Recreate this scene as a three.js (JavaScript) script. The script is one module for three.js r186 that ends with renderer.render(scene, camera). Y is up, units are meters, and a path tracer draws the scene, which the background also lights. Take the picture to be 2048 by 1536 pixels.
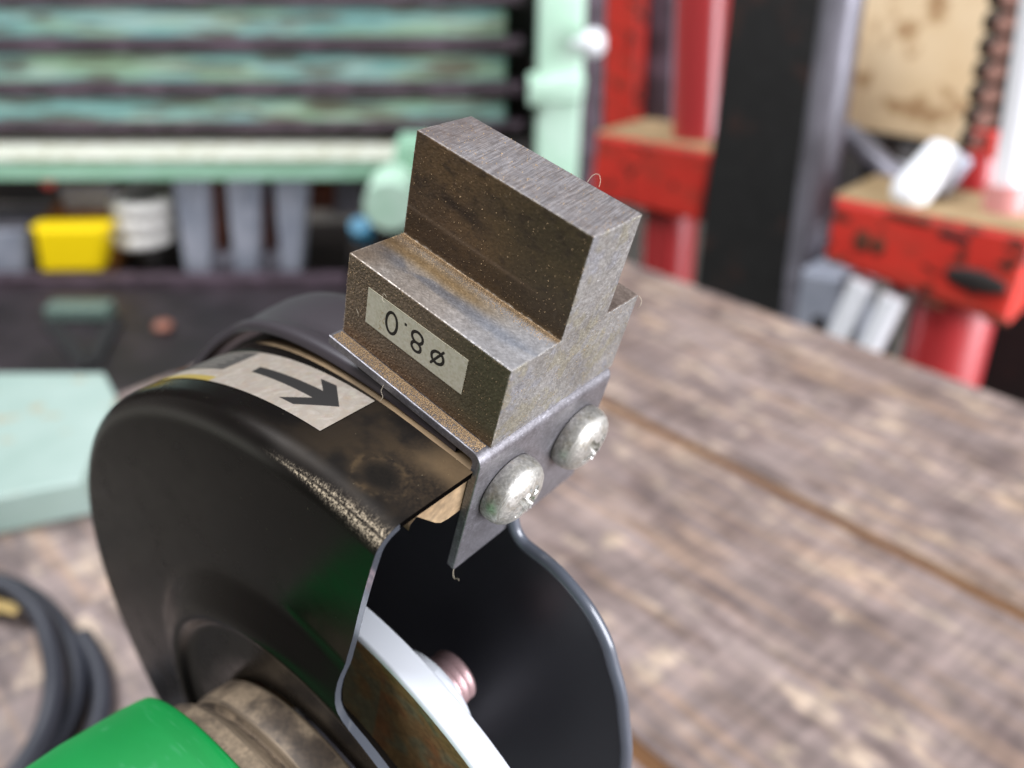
import * as THREE from 'three';
import { RoundedBoxGeometry } from 'three/addons/geometries/RoundedBoxGeometry.js';
import { Brush, Evaluator, SUBTRACTION } from 'three-bvh-csg';
import { mergeGeometries } from 'three/addons/utils/BufferGeometryUtils.js';

// ---------------------------------------------------------------- camera, light, exposure
const PITCH = 32 * Math.PI / 180, FPX = 1560, EYE = 0.32;           // eye height above the bench top
const scene = new THREE.Scene();
const camera = new THREE.PerspectiveCamera(2 * Math.atan(768 / FPX) * 180 / Math.PI, 4 / 3, 0.005, 60);
camera.position.set(0, EYE, 0);
camera.rotation.set(-PITCH, 0, 0);
camera.focus = 0.106; camera.userData.fStop = 10.8;
camera.updateMatrixWorld(true);
const renderer = new THREE.WebGLRenderer({ antialias: true });
renderer.setSize(1024, 768);
renderer.toneMapping = THREE.LinearToneMapping;
renderer.toneMappingExposure = 1.1;
renderer.shadowMap.enabled = true;
scene.background = new THREE.Color(0.175, 0.165, 0.155);               // dim light of the workshop all round
// daylight through the wide open door to the right, behind the camera, and a high window on the left
function daylight(x, y, z, w, h, power, color, tx, ty, tz) {
  const l = new THREE.RectAreaLight(color, power, w, h);
  l.position.set(x, y, z); l.lookAt(tx, ty, tz); scene.add(l); l.name = 'door_daylight';
  return l;
}
daylight(2.1, 0.5, 1.05, 2.2, 2.4, 13.5, 0xf4f6ff, 0, 0.2, -0.3);
daylight(-1.6, 3.2, -0.5, 2.2, 1.5, 20, 0xf4f7ff, 0.1, 0.0, -0.7);

// ---------------------------------------------------------------- helpers
const V = (x, y, z) => new THREE.Vector3(x, y, z);
function mulberry(a) { return () => { a |= 0; a = a + 0x6D2B79F5 | 0; let t = Math.imul(a ^ a >>> 15, 1 | a); t = t + Math.imul(t ^ t >>> 7, 61 | t) ^ t; return ((t ^ t >>> 14) >>> 0) / 4294967296; }; }
const rnd = mulberry(77);
const PERM = (() => { const r = mulberry(5), a = []; for (let i = 0; i < 4096; i++) a.push(r()); return a; })();
const hash = (x, y) => PERM[((x * 73856093) ^ (y * 19349663)) & 4095];
function vnoise(x, y) {
  const xi = Math.floor(x), yi = Math.floor(y), fx = x - xi, fy = y - yi, u = fx * fx * (3 - 2 * fx), v = fy * fy * (3 - 2 * fy);
  const a = hash(xi, yi), b = hash(xi + 1, yi), c = hash(xi, yi + 1), d = hash(xi + 1, yi + 1);
  return a + (b - a) * u + (c - a) * v + (a - b - c + d) * u * v;
}
function fbm(x, y, o = 4) { let s = 0, a = .5, t = 0; for (let i = 0; i < o; i++) { s += a * vnoise(x + i * 17.3, y + i * 9.1); t += a; a *= .5; x *= 2.03; y *= 2.03; } return s / t; }
const clamp = (x, a = 0, b = 1) => Math.min(b, Math.max(a, x));
const sst = (a, b, x) => { const t = clamp((x - a) / (b - a)); return t * t * (3 - 2 * t); };
const mix = (a, b, t) => [a[0] + (b[0] - a[0]) * t, a[1] + (b[1] - a[1]) * t, a[2] + (b[2] - a[2]) * t];
function dataTex(w, h, fn, srgb = true) {                           // fn(x, y) -> [r, g, b] 0..255, row 0 at v = 0
  const d = new Uint8Array(w * h * 4);
  for (let y = 0; y < h; y++) for (let x = 0; x < w; x++) { const c = fn(x, y), i = (y * w + x) * 4; d[i] = clamp(c[0], 0, 255); d[i + 1] = clamp(c[1], 0, 255); d[i + 2] = clamp(c[2], 0, 255); d[i + 3] = 255; }
  const t = new THREE.DataTexture(d, w, h); t.magFilter = t.minFilter = THREE.LinearFilter; t.wrapS = t.wrapT = THREE.RepeatWrapping;
  if (srgb) t.colorSpace = THREE.SRGBColorSpace;
  t.needsUpdate = true; return t;
}
const std = (o) => new THREE.MeshStandardMaterial(o), phy = (o) => new THREE.MeshPhysicalMaterial(o);
const used = {};
function numbered(n) { const k = used[n] = (used[n] ?? -1) + 1; return k ? n + '_' + String(k).padStart(3, '0') : n; }
function thing(name, label, category, pos = V(0, 0, 0), group) {
  const g = new THREE.Group(); g.name = numbered(name); g.position.copy(pos); g.userData = { label, category };
  if (group) g.userData.group = group; scene.add(g); return g;
}
function part(name, geo, mat, parent, label) {
  const m = new THREE.Mesh(geo, mat); m.name = name; m.castShadow = m.receiveShadow = true; parent.add(m);
  if (label) m.userData.label = label; return m;
}
function struct(name, geo, mat) { const m = part(name, geo, mat, scene); m.userData.kind = 'structure'; return m; }
const merge = (a) => mergeGeometries(a.map((g) => { g = g.index ? g.toNonIndexed() : g; for (const k of Object.keys(g.attributes)) if (!['position', 'normal', 'uv'].includes(k)) g.deleteAttribute(k); return g; }));
// a sight line of the photograph (pixels of 2048 x 1536) met with a plane: used to find where things stand
function ray(u, v) { const d = V((u - 1024) / FPX, -(v - 768) / FPX, -1).normalize(); return d.applyQuaternion(camera.quaternion); }
function onPlane(u, v, p0, n) { const d = ray(u, v), o = camera.position; return o.clone().addScaledVector(d, p0.clone().sub(o).dot(n) / d.dot(n)); }
const onY = (u, v, y) => onPlane(u, v, V(0, y, 0), V(0, 1, 0));
function boxUV(g, s) {                                              // uv in metres / s from the dominant normal
  const p = g.attributes.position, n = g.attributes.normal, uv = new Float32Array(p.count * 2);
  for (let i = 0; i < p.count; i++) {
    const ax = Math.abs(n.getX(i)), ay = Math.abs(n.getY(i)), az = Math.abs(n.getZ(i));
    const [a, b] = ay >= ax && ay >= az ? [p.getX(i), p.getZ(i)] : ax >= az ? [p.getZ(i), p.getY(i)] : [p.getX(i), p.getY(i)];
    uv[2 * i] = a / s; uv[2 * i + 1] = b / s;
  }
  g.setAttribute('uv', new THREE.BufferAttribute(uv, 2)); return g;
}
// an upright slab: outline given by points on a vertical plane (p0, along, up), extruded away by depth
function slab(pts, plane, depth, bevel = .004, s = .3, sv = s) {
  const sh = new THREE.Shape(pts.map((q) => { const w = onPlane(q[0], q[1], plane.p0, plane.n).sub(plane.p0); return new THREE.Vector2(w.dot(plane.e), w.y); }));
  const g = new THREE.ExtrudeGeometry(sh, { depth, bevelEnabled: bevel > 0, bevelThickness: bevel, bevelSize: bevel, bevelOffset: -bevel, bevelSegments: 2 });
  g.translate(0, 0, -depth - bevel); boxUV(g, s); if (sv !== s) { const uv = g.attributes.uv; for (let i = 0; i < uv.count; i++) uv.setY(i, uv.getY(i) * s / sv); }
  g.applyMatrix4(new THREE.Matrix4().makeBasis(plane.e, V(0, 1, 0), plane.n).setPosition(plane.p0)); return g;
}
function rod(a, b, r, seg = 20, r2 = r) {
  const d = b.clone().sub(a), g = new THREE.CylinderGeometry(r2, r, d.length(), seg);
  g.applyQuaternion(new THREE.Quaternion().setFromUnitVectors(V(0, 1, 0), d.clone().normalize())); g.translate((a.x + b.x) / 2, (a.y + b.y) / 2, (a.z + b.z) / 2); return g;
}
function moved(g, origin) { g.translate(-origin.x, -origin.y, -origin.z); return g; }

// ---------------------------------------------------------------- materials of the surroundings
const smudge = (c0, c1, sc, amt = 1, seed = 0) => dataTex(256, 256, (x, y) => { const t = clamp((fbm(x / 256 * sc + seed, y / 256 * sc + seed, 5) - .3) * 2.4 * amt); return mix(c0, c1, t); });
const M = {
  concrete: std({ map: smudge([84, 80, 74], [112, 106, 98], 8), roughness: .9 }),
  dark: std({ map: smudge([20, 17, 15], [44, 36, 31], 9), roughness: .7 }),
  black: std({ map: dataTex(256, 256, (x, y) => { const r = sst(.6, .75, fbm(x / 20 + 4, y / 24, 4)); const b = fbm(x / 8, y / 8, 3) * 14; return mix([18 + b, 18 + b, 17 + b], [64, 36, 28], r * .55); }), roughness: .6 }),
  purple: std({ map: smudge([66, 54, 60], [100, 84, 94], 10), roughness: .5, metalness: .3 }),
  teal: std({ map: dataTex(1024, 256, (x, y) => {
    const n = fbm(x / 70, y / 34, 5), w = sst(.46, .68, fbm(x / 46 + 9, y / 13 + 3, 5)), pch = sst(.42, .62, fbm(x / 120 + 40, y / 40, 3)), pale = sst(.5, .7, fbm(x / 60 + 80, y / 12, 4));
    return mix(mix(mix(mix([110, 158, 150], [136, 164, 128], pch), [150, 190, 188], n * .5), [196, 208, 196], pale * .45), [84, 72, 58], w * .72); }), roughness: .5 }),
  mint: std({ map: smudge([150, 196, 164], [168, 210, 184], 5), roughness: .45 }),
  mintPale: std({ map: smudge([186, 222, 196], [204, 232, 212], 5), roughness: .45 }),
  darkPurple: std({ map: smudge([30, 25, 27], [50, 42, 46], 8), roughness: .5 }),
  mintWorn: std({ map: dataTex(256, 256, (x, y) => mix(mix([132, 154, 143], [158, 176, 167], fbm(x / 40, y / 40, 4)), [160, 140, 110], sst(.68, .8, fbm(x / 18 + 3, y / 12, 4)) * .6)), roughness: .5 }),
  cream: std({ map: dataTex(256, 256, (x, y) => mix(mix([205, 210, 190], [222, 222, 208], fbm(x / 30, y / 30, 4)), [150, 140, 100], sst(.62, .75, fbm(x / 14, y / 14, 4)) * .7)), roughness: .55 }),
  red: std({ map: dataTex(512, 512, (x, y) => mix(mix(mix([186, 42, 32], [204, 56, 42], fbm(x / 50, y / 50, 4)), [150, 60, 44], sst(.5, .75, fbm(x / 90 + 9, y / 20, 4)) * .5), [70, 38, 28], sst(.64, .72, fbm(x / 34 + 31, y / 22 + 8, 5)) * .85)), roughness: .5 }),
  redGloss: phy({ color: new THREE.Color(0.36, 0.018, 0.02), roughness: .4, clearcoat: 1, clearcoatRoughness: .34 }),
  chrome: phy({ color: 0xf4f6f8, metalness: .15, roughness: .3, clearcoat: 1, clearcoatRoughness: .2 }),
  greySteel: std({ map: smudge([104, 102, 108], [134, 132, 140], 7), metalness: .35, roughness: .45 }),
  alu: std({ map: smudge([150, 156, 168], [176, 180, 190], 6), metalness: .25, roughness: .45 }),
  dust: std({ map: smudge([140, 118, 84], [164, 140, 104], 9), roughness: 1 }),
  ply: std({ map: dataTex(256, 256, (x, y) => mix(mix([212, 182, 138], [232, 210, 174], fbm(x / 60, y / 50, 4)), [150, 112, 72], sst(.6, .78, fbm(x / 26 + 7, y / 26, 3)) * .7)), roughness: .8 }),
  yellow: std({ color: 0xf0cf06, roughness: .4 }),
  brownBag: std({ map: smudge([110, 64, 22], [160, 104, 34], 6), roughness: .8 }),
  white: std({ color: 0xdedbd4, roughness: .45 }),
  whiteGloss: phy({ color: 0xf2f4f5, roughness: .2, clearcoat: .7 }),
  rust: std({ map: smudge([70, 34, 20], [104, 54, 30], 8), roughness: .9 }),
  blue: std({ color: 0x16708e, roughness: .4 }),
  rubber: std({ color: new THREE.Color(0.022, 0.024, 0.032), roughness: .5 }),
  brass: std({ color: 0xb9a06a, metalness: .9, roughness: .35 }),
};

// ---------------------------------------------------------------- setting: floor and back wall
{
  const f = new THREE.BoxGeometry(9, .1, 7); boxUV(f, 1.2); f.translate(0, -.87, -1.8); struct('floor', f, M.concrete);
  const w = new THREE.BoxGeometry(9, 3.6, .15); boxUV(w, 1.0); w.translate(0, .98, -3.4); struct('wall_back', w, M.dark);
}

// ---------------------------------------------------------------- the workbench
const AZ = 44.4 * Math.PI / 180;
const eNear = V(Math.sin(AZ), 0, Math.cos(AZ)).normalize();         // along the boards, towards the viewer's right
const nFront = V(-Math.cos(AZ), 0, Math.sin(AZ));                   // across the boards, towards the camera
const edge0 = onY(1290, 530, 0);                                    // a point of the bench's back edge
const benchEnd = onY(1100, 465, 0).sub(edge0).dot(eNear);           // where the far end of the boards lies
{
  const bench = thing('workbench', 'worn dark wooden workbench top of broad planks with tan gaps', 'workbench', V(edge0.x, 0, edge0.z));
  const gap1 = -onY(1500, 948, 0).sub(edge0).dot(nFront), gap2 = -onY(1290, 1508, 0).sub(edge0).dot(nFront);
  const W1 = -gap1, W2 = gap1 - gap2;
  const woodTex = (seed) => dataTex(1024, 512, (x, y) => {          // u along the board, v across
    const u = x / 1024 * 24, v = y / 512 * 10;
    const g = fbm(u * .55 + seed, v * 9 + seed, 4), blot = fbm(u * .8 + seed * 3, v * 2.2 + 5, 5), fine = fbm(u * 3.2 + seed, v * 10, 4), spot = fbm(u * 2.6 + 11 + seed, v * 6.4 + seed, 4), saw = fbm(u * 16 + v * 2, v * 1.4 + seed, 3);
    let c = mix([106, 92, 87], [136, 121, 115], clamp((blot - .28) * 2.1));
    c = mix(c, [190, 170, 144], sst(.53, .72, spot) * .6 * sst(.3, .6, fbm(u * .9 + 70 + seed, v * 1.1, 3)));
    c = mix(c, [84, 70, 66], sst(.52, .72, fbm(u * 1.4 + 31 + seed, v * 4 + 8, 4)) * .6);
    c = mix(c, [156, 126, 98], sst(.52, .7, g) * .4);
    const k = .84 + fine * .36 + (saw - .5) * .34; return [c[0] * k, c[1] * k, c[2] * k];
  });
  const widths = [W1, W2, .235], L = 2.6; let a = 0;
  const basis = new THREE.Matrix4().makeBasis(eNear, V(0, 1, 0), nFront);
  widths.forEach((w, i) => {
    const wd = w - .0095, g = new RoundedBoxGeometry(L, .045, wd, 3, .0025); boxUV(g, 1);
    const uv = g.attributes.uv; for (let k = 0; k < uv.count; k++) uv.setXY(k, uv.getX(k) / 1.1, uv.getY(k) / .46 + i * .37);
    g.translate(benchEnd + L / 2, -.0225, a + w / 2); g.applyMatrix4(basis);
    part('board', g, std({ map: woodTex(i * 7.7 + 1), roughness: .62, bumpMap: null }), bench);
    if (i < 2) { const s = new THREE.BoxGeometry(L, .03, .0092); s.translate(benchEnd + L / 2, -.0175, a + w); s.applyMatrix4(basis); part('gap_filler', s, std({ map: smudge([84, 56, 30], [122, 84, 48], 12), roughness: .9 }), bench); }
    a += w;
  });
  const ap = new THREE.BoxGeometry(L - .1, .1, a - .1); ap.translate(benchEnd + L / 2, -.1, a / 2); ap.applyMatrix4(basis); part('frame', ap, M.dark, bench);
  for (const [lx, lz] of [[.12, .1], [.12, a - .12], [L - .12, .1], [L - .12, a - .12]]) { const l = new THREE.BoxGeometry(.09, .67, .09); l.translate(benchEnd + lx, -.485, lz); l.applyMatrix4(basis); part('leg', l, M.dark, bench); }
}

// ---------------------------------------------------------------- foreground frame: the steel block's own axes (x along it, y up out of it, z towards the grinder's motor)
const S = 0.00075;                                                  // block units to metres
const camM = camera.matrixWorld.clone();
const ROT = [[0.739303, 0.202783, -0.642113], [0.547389, -0.736341, 0.397702], [-0.392168, -0.645508, -0.655381]], TR = [-3.7809, 11.4872, 137.9448];
const bx = (k) => V(ROT[0][k], -ROT[1][k], -ROT[2][k]).transformDirection(camM);
const blockQ = new THREE.Quaternion().setFromRotationMatrix(new THREE.Matrix4().makeBasis(bx(0), bx(1), bx(2)));
const blockO = V(TR[0] * S, -TR[1] * S, -TR[2] * S).applyMatrix4(camM);
const toWorld = (x, y, z) => V(x * S, y * S, z * S).applyQuaternion(blockQ).add(blockO);
function fgThing(name, label, category, x, y, z) {
  const g = thing(name, label, category, toWorld(x, y, z)); g.quaternion.copy(blockQ); g.userData.o = undefined; delete g.userData.o;
  g.off = [x, y, z]; return g;
}
function fpart(name, geo, mat, parent, label) {                     // geometry in block units
  const o = (parent.isMesh ? parent.parent : parent).off;
  geo.translate(-o[0], -o[1], -o[2]); geo.scale(S, S, S); return part(name, geo, mat, parent, label);
}

// ---------------------------------------------------------------- steel jig: stepped block on a folded bracket with two screws
const BL = 40, H1 = 18.355, H2 = 39.352, Z1 = -13.4, Z2 = -27.62, Z3 = -38.44;
{
  const jig = fgThing('steel_jig', 'stepped brown steel block numbered 8.0, on an L bracket with two cross-head screws', 'jig', -20, -2, -18);
  // atlas of the faces, 12 pixels to a unit
  const PX = 12, AW = 1024, AH = 1280;
  const F = { bar: [0, 0, 40, 14.3], riser: [0, 180, 40, 21.1], step: [0, 440, 40, 13.5], front: [0, 610, 40, 18.5], back: [0, 840, 40, 11], under: [0, 980, 40, 20], end: [500, 0, 38.6, 39.5], far: [500, 500, 38.6, 39.5] };
  const scr = (x, y, k) => vnoise(x * k, y * k);
  const faceCol = {
    bar: (x, y) => { // x from the far end 0..40, y from front edge
      const ln = fbm((x + y * .15) * 8, y * .3, 3), n = fbm(x * .35, y * .5 + 3, 4), dk = sst(.45, .75, fbm(x * 1.2 + 9, y * 1.6, 4));
      let c = mix([112, 104, 100], [176, 169, 166], sst(.15, .85, ln)); c = mix(c, [112, 96, 88], sst(12, 2, x) * .5 + dk * .25); c = mix(c, [150, 152, 160], n * .4);
      if (scr(x, y, 5.5) > .965) c = [220, 222, 224]; return c; },
    riser: (x, y) => { // y from the bottom
      const n = fbm(x * .18 + 2, y * .25, 4), m = fbm(x * .5, y * .8 + 4, 4);
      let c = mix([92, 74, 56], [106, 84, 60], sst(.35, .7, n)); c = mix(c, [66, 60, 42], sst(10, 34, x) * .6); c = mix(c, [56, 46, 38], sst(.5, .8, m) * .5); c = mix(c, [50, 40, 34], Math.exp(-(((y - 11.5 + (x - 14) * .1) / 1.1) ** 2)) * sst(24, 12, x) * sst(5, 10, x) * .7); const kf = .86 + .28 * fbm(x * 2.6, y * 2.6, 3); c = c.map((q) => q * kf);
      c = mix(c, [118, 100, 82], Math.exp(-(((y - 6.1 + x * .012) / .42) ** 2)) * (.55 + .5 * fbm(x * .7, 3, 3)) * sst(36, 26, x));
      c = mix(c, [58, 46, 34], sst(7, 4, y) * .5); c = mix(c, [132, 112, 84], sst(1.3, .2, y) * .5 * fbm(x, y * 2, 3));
      if (scr(x, y, 4.2) > .975) c = mix(c, [190, 178, 160], .7); return c; },
    step: (x, y) => { // y from the front edge, inner corner at 13.4
      const n = fbm(x * .25, y * .6, 4), f = fbm(x * 2.4, y * 2.4, 3);
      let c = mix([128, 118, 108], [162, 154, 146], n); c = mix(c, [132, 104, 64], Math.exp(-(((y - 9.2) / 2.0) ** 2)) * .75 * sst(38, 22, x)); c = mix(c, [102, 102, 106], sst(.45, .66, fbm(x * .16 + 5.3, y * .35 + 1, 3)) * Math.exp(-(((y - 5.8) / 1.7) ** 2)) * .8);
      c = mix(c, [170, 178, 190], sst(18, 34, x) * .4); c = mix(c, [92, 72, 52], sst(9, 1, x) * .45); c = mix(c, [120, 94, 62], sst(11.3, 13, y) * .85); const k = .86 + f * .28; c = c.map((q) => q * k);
      if (scr(x, y, 4.7) > .965) c = mix(c, [214, 200, 176], .75); return c; },
    front: (x, y) => {
      const n = fbm(x * .2, y * .3, 4), f = fbm(x * 3.2, y * 3.2, 3);
      let c = mix([108, 94, 78], [126, 109, 90], n); c = mix(c, [92, 88, 64], sst(20, 36, x) * .8); c = mix(c, [112, 82, 58], sst(5, 0, y) * .5); const k = .74 + f * .5 * (1 - .35 * sst(10, 30, x)); c = c.map((q) => q * k);
      if (scr(x, y, 3.6) > .978) c = mix(c, [206, 186, 150], .6); return c; },
    back: (x, y) => { const f = fbm(x * 3, y * 3, 3); return mix([96, 84, 76], [140, 126, 116], f); },
    under: () => [110, 100, 90],
    end: (x, y) => { // x = depth from the front, y up
      const n = fbm(x * .22 + 3, y * .22, 4), f = fbm(x * 2.6, y * 2.6, 3), st = sst(.5, .68, fbm(x * .3 + 8, y * .3 + 2, 4));
      let c = mix([116, 113, 107], [146, 144, 141], n); c = mix(c, [132, 126, 102], st * .45); c = mix(c, [126, 128, 138], sst(.54, .72, fbm(x * .35, y * .35 + 9, 4)) * .4); const k = .82 + f * .4; c = c.map((q) => q * k);
      if (scr(x, y, 4) > .972) c = mix(c, [236, 236, 236], .7); return c; },
    far: (x, y) => { const f = fbm(x * 2, y * 2, 3); return mix([96, 80, 64], [130, 112, 92], f); },
  };
  const rough = { bar: .42, riser: .62, step: .42, front: .68, back: .6, under: .7, end: .46, far: .6 };
  const grain = { bar: (x, y) => fbm((x + y * .15) * 6, y * .5, 3) * .6 + .2, riser: (x, y) => fbm(x * 2, y * 3, 3) * .3 + .35, step: (x, y) => fbm(x * 3, y * 3, 3) * .35 + .3, front: (x, y) => clamp(fbm(x * 2.8, y * 2.8, 3) * (1 - .55 * sst(8, 24, x))), end: (x, y) => fbm(x * 3, y * 3, 3) * .5 + .2 };
  const col = new Uint8Array(AW * AH * 4).fill(120), rgh = new Uint8Array(AW * AH * 4).fill(140), bmp = new Uint8Array(AW * AH * 4).fill(128);
  for (const [k, [ox, oy, w, h]] of Object.entries(F)) for (let j = 0; j < h * PX; j++) for (let i = 0; i < w * PX; i++) {
    if (ox + i >= AW || oy + j >= AH) continue;
    const x = i / PX, y = j / PX, ed = Math.min(x, y, w - x, h - y), q = ((oy + j) * AW + ox + i) * 4;
    let c = faceCol[k](x, y); c = mix(c, [186, 178, 168], sst(.42, .08, ed - (fbm(x * 1.3 + 60, y * 1.3, 3) - .62) * .9) * .6);
    for (let e = 0; e < 3; e++) col[q + e] = clamp(c[e], 0, 255);
    const r = clamp(rough[k] + (fbm(x * 1.1 + 40, y * 1.1, 4) - .5) * .35) * 255; rgh[q] = rgh[q + 1] = r; rgh[q + 2] = 255;
    bmp[q] = bmp[q + 1] = bmp[q + 2] = clamp((grain[k] ? grain[k](x, y) : .5) * 255, 0, 255); col[q + 3] = rgh[q + 3] = bmp[q + 3] = 255;
  }
  const T = (d, s) => { const t = new THREE.DataTexture(d, AW, AH); t.magFilter = t.minFilter = THREE.LinearFilter; if (s) t.colorSpace = THREE.SRGBColorSpace; t.needsUpdate = true; return t; };
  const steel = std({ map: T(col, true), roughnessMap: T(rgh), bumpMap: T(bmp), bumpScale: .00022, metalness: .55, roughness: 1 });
  // profile in (depth, y) with small broken edges, extruded along x
  const P = [[0, 0], [0, H1], [-Z1, H1], [-Z1, H2], [-Z2, H2], [-Z2, H1], [-Z3, H1], [-Z3, 0]];
  const c = .28, pts = [];
  P.forEach((p, i) => {
    const a = P[(i + 7) % 8], b = P[(i + 1) % 8], da = new THREE.Vector2(a[0] - p[0], a[1] - p[1]).normalize(), db = new THREE.Vector2(b[0] - p[0], b[1] - p[1]).normalize();
    for (const t of [0, .5, 1]) { const k1 = (1 - t) ** 2 * c, k2 = t * t * c; pts.push(new THREE.Vector2(p[0] + da.x * k1 + db.x * k2, p[1] + da.y * k1 + db.y * k2)); }
  });
  const g = new THREE.ExtrudeGeometry(new THREE.Shape(pts), { depth: BL - .5, bevelEnabled: true, bevelThickness: .25, bevelSize: .25, bevelOffset: -.25, bevelSegments: 2 });
  g.translate(0, 0, .25);                                           // (depth, y, x + 40)
  const p = g.attributes.position, n = g.attributes.normal, uv = new Float32Array(p.count * 2);
  for (let i = 0; i < p.count; i++) {
    const d = p.getX(i), y = p.getY(i), x = p.getZ(i); p.setXYZ(i, x - BL, y, -d);
    const nx = n.getZ(i), ny = n.getY(i), nz = -n.getX(i); n.setXYZ(i, nx, ny, nz);
    const m = [Math.abs(nx), Math.abs(ny), Math.abs(nz)];
    let k, a, b;
    if (m[0] > m[1] && m[0] > m[2]) { k = nx > 0 ? 'end' : 'far'; a = d; b = y; }
    else if (m[1] >= m[2]) { if (ny < 0) { k = 'under'; a = x; b = d / 2; } else if (y > H1 + 3) { k = 'bar'; a = x; b = d + Z1; } else if (d < -Z1 + .6) { k = 'step'; a = x; b = d; } else { k = 'back'; a = x; b = d + Z2; } }
    else if (nz > 0) { if (d < 2) { k = 'front'; a = x; b = y; } else { k = 'riser'; a = x; b = y - H1; } }
    else { k = 'under'; a = x; b = y / 2; }
    const f = F[k]; uv[2 * i] = (f[0] + clamp(a, .15, f[2] - .15) * PX) / AW; uv[2 * i + 1] = (f[1] + clamp(b, .15, f[3] - .15) * PX) / AH;
  }
  g.setAttribute('uv', new THREE.BufferAttribute(uv, 2));
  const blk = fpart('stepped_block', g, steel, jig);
  // the number label, stuck on upside down
  {
    const w = 25.2, h = 7.9, cv = document.createElement('canvas'); cv.width = 756; cv.height = 237; const q = cv.getContext('2d'), k = 30;
    q.fillStyle = '#b9b4a0'; q.fillRect(0, 0, 756, 237);
    for (let i = 0; i < 2600; i++) { const x = rnd() * 756, y = rnd() * 237; q.fillStyle = `rgba(${rnd() < .5 ? '140,128,100' : '206,202,188'},${.12 * rnd() + .03})`; q.beginPath(); q.arc(x, y, 2 + rnd() * 9, 0, 7); q.fill(); }
    for (let i = 0; i < 60; i++) { q.fillStyle = `rgba(120,92,46,${.1 + .3 * rnd()})`; q.beginPath(); q.arc(95 + rnd() * 40 + rnd() * 20, 90 + rnd() * 130, 1 + rnd() * 5, 0, 7); q.fill(); }
    q.fillStyle = 'rgba(110,104,84,.5)'; q.fillRect(0, 0, 756, 3); q.fillRect(0, 234, 756, 3);
    const el = (cx, cy, rx, ry, rot = 0) => { q.beginPath(); q.ellipse(cx * k, cy * k, rx * k, ry * k, rot, 0, 7); q.stroke(); };
    q.strokeStyle = '#17140f'; q.lineWidth = 19; q.lineCap = 'round';
    el(6.75, 3.95, 1.4, 2.3);                                       // 0
    q.fillStyle = '#17140f'; q.fillRect(9.9 * k, 1.75 * k, 18, 17); // point
    el(13.35, 2.95, 1.35, 1.15); el(13.35, 5.05, 1.15, .98);        // 8
    el(18.6, 4.0, 1.45, 1.25, -.2); q.lineWidth = 16; q.beginPath(); q.moveTo(17.25 * k, 5.9 * k); q.lineTo(19.8 * k, 2.05 * k); q.stroke();   // diameter sign
    const t = new THREE.CanvasTexture(cv); t.colorSpace = THREE.SRGBColorSpace;
    const s = new THREE.BoxGeometry(w, h, .12); const su = s.attributes.uv;
    for (let i = 0; i < 16; i++) su.setXY(i, .01, .5);              // the rim shows plain film
    s.rotateZ(.008); s.translate(-34 + w / 2, 6.5 + h / 2, .06);
    fpart('number_label', s, std({ map: t, roughness: .42 }), jig, 'small label reading 8.0 upside down after a diameter sign');
  }
  // folded bracket
  {
    const sh = new THREE.Shape(), xo = .8, ri = .9, ro = 2.6, lo = -33, t = 2;
    sh.moveTo(-BL - .6, -t); sh.lineTo(-BL - .6, -.05); sh.lineTo(xo - ro, -.05); sh.absarc(xo - ro, -.05 - ro, ro, Math.PI / 2, 0, true); sh.lineTo(xo, lo); sh.lineTo(xo - t, lo); sh.lineTo(xo - t, -t - ri); sh.absarc(xo - t - ri, -t - ri, ri, 0, Math.PI / 2, false); sh.lineTo(-BL - .6, -t);
    const dz = 41; const g = new THREE.ExtrudeGeometry(sh, { depth: dz - .5, bevelEnabled: true, bevelThickness: .25, bevelSize: .25, bevelOffset: -.25, bevelSegments: 2, curveSegments: 10 });
    g.translate(0, 0, 3 - dz + .25); boxUV(g, 42);
    const tex = dataTex(1024, 1024, (x, y) => { const u = x / 1024 * 42, v = y / 1024 * 42; let c = mix([98, 95, 97], [132, 130, 134], fbm(u * .3, v * .3, 4)); const k = .82 + .36 * fbm(u * 2.8, v * 2.8, 3); c = c.map((q) => q * k); if (vnoise(u * 3.7, v * 3.7) > .976) c = mix(c, [220, 216, 210], .6);
      if (fbm(u * .9 + 3, v * 6, 3) > .74) c = mix(c, [190, 190, 196], .4); return c; });
    fpart('mounting_bracket', g, std({ map: tex, metalness: .6, roughness: .4, bumpMap: tex, bumpScale: .00003 }), jig);
    // dust lying on the bracket's front ledge
    const dg = new THREE.BufferGeometry(), pos = [], r2 = mulberry(3);
    const grainG = (x, y, z, s) => { const a = new THREE.TetrahedronGeometry(s); a.rotateX(r2() * 6); a.rotateY(r2() * 6); a.translate(x, y, z); pos.push(a); };
    for (let i = 0; i < 7500; i++) { const x = -40 + r2() * 39, z = .15 + Math.pow(r2(), 1.6) * 2.5; grainG(x, .02, z, .04 + r2() * .1); }
    for (let i = 0; i < 1500; i++) { const x = -40 + r2() * 39, d = Math.pow(r2(), 2.2) * 3; grainG(x, H1 + .02, Z1 + .2 + d, .05 + r2() * .1); }
    for (let i = 0; i < 420; i++) grainG(-40 + r2() * 40, H2 + .03, Z1 - r2() * 14, .05 + r2() * r2() * .16);
    for (let i = 0; i < 420; i++) grainG(-40 + r2() * 40, H1 + r2() * 20, Z1 + .03, .05 + r2() * r2() * .12);
    for (let i = 0; i < 900; i++) grainG(-40 + Math.pow(r2(), 1.5) * 40, r2() * H1, .03, .04 + r2() * r2() * .11);
    for (let i = 0; i < 500; i++) grainG(.03, r2() * H1, Z3 * r2(), .04 + r2() * r2() * .12);
    const d = fpart('dust', merge(pos), std({ color: 0xa48a68, roughness: 1 }), jig); d.userData.kind = 'stuff';
  }
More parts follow.
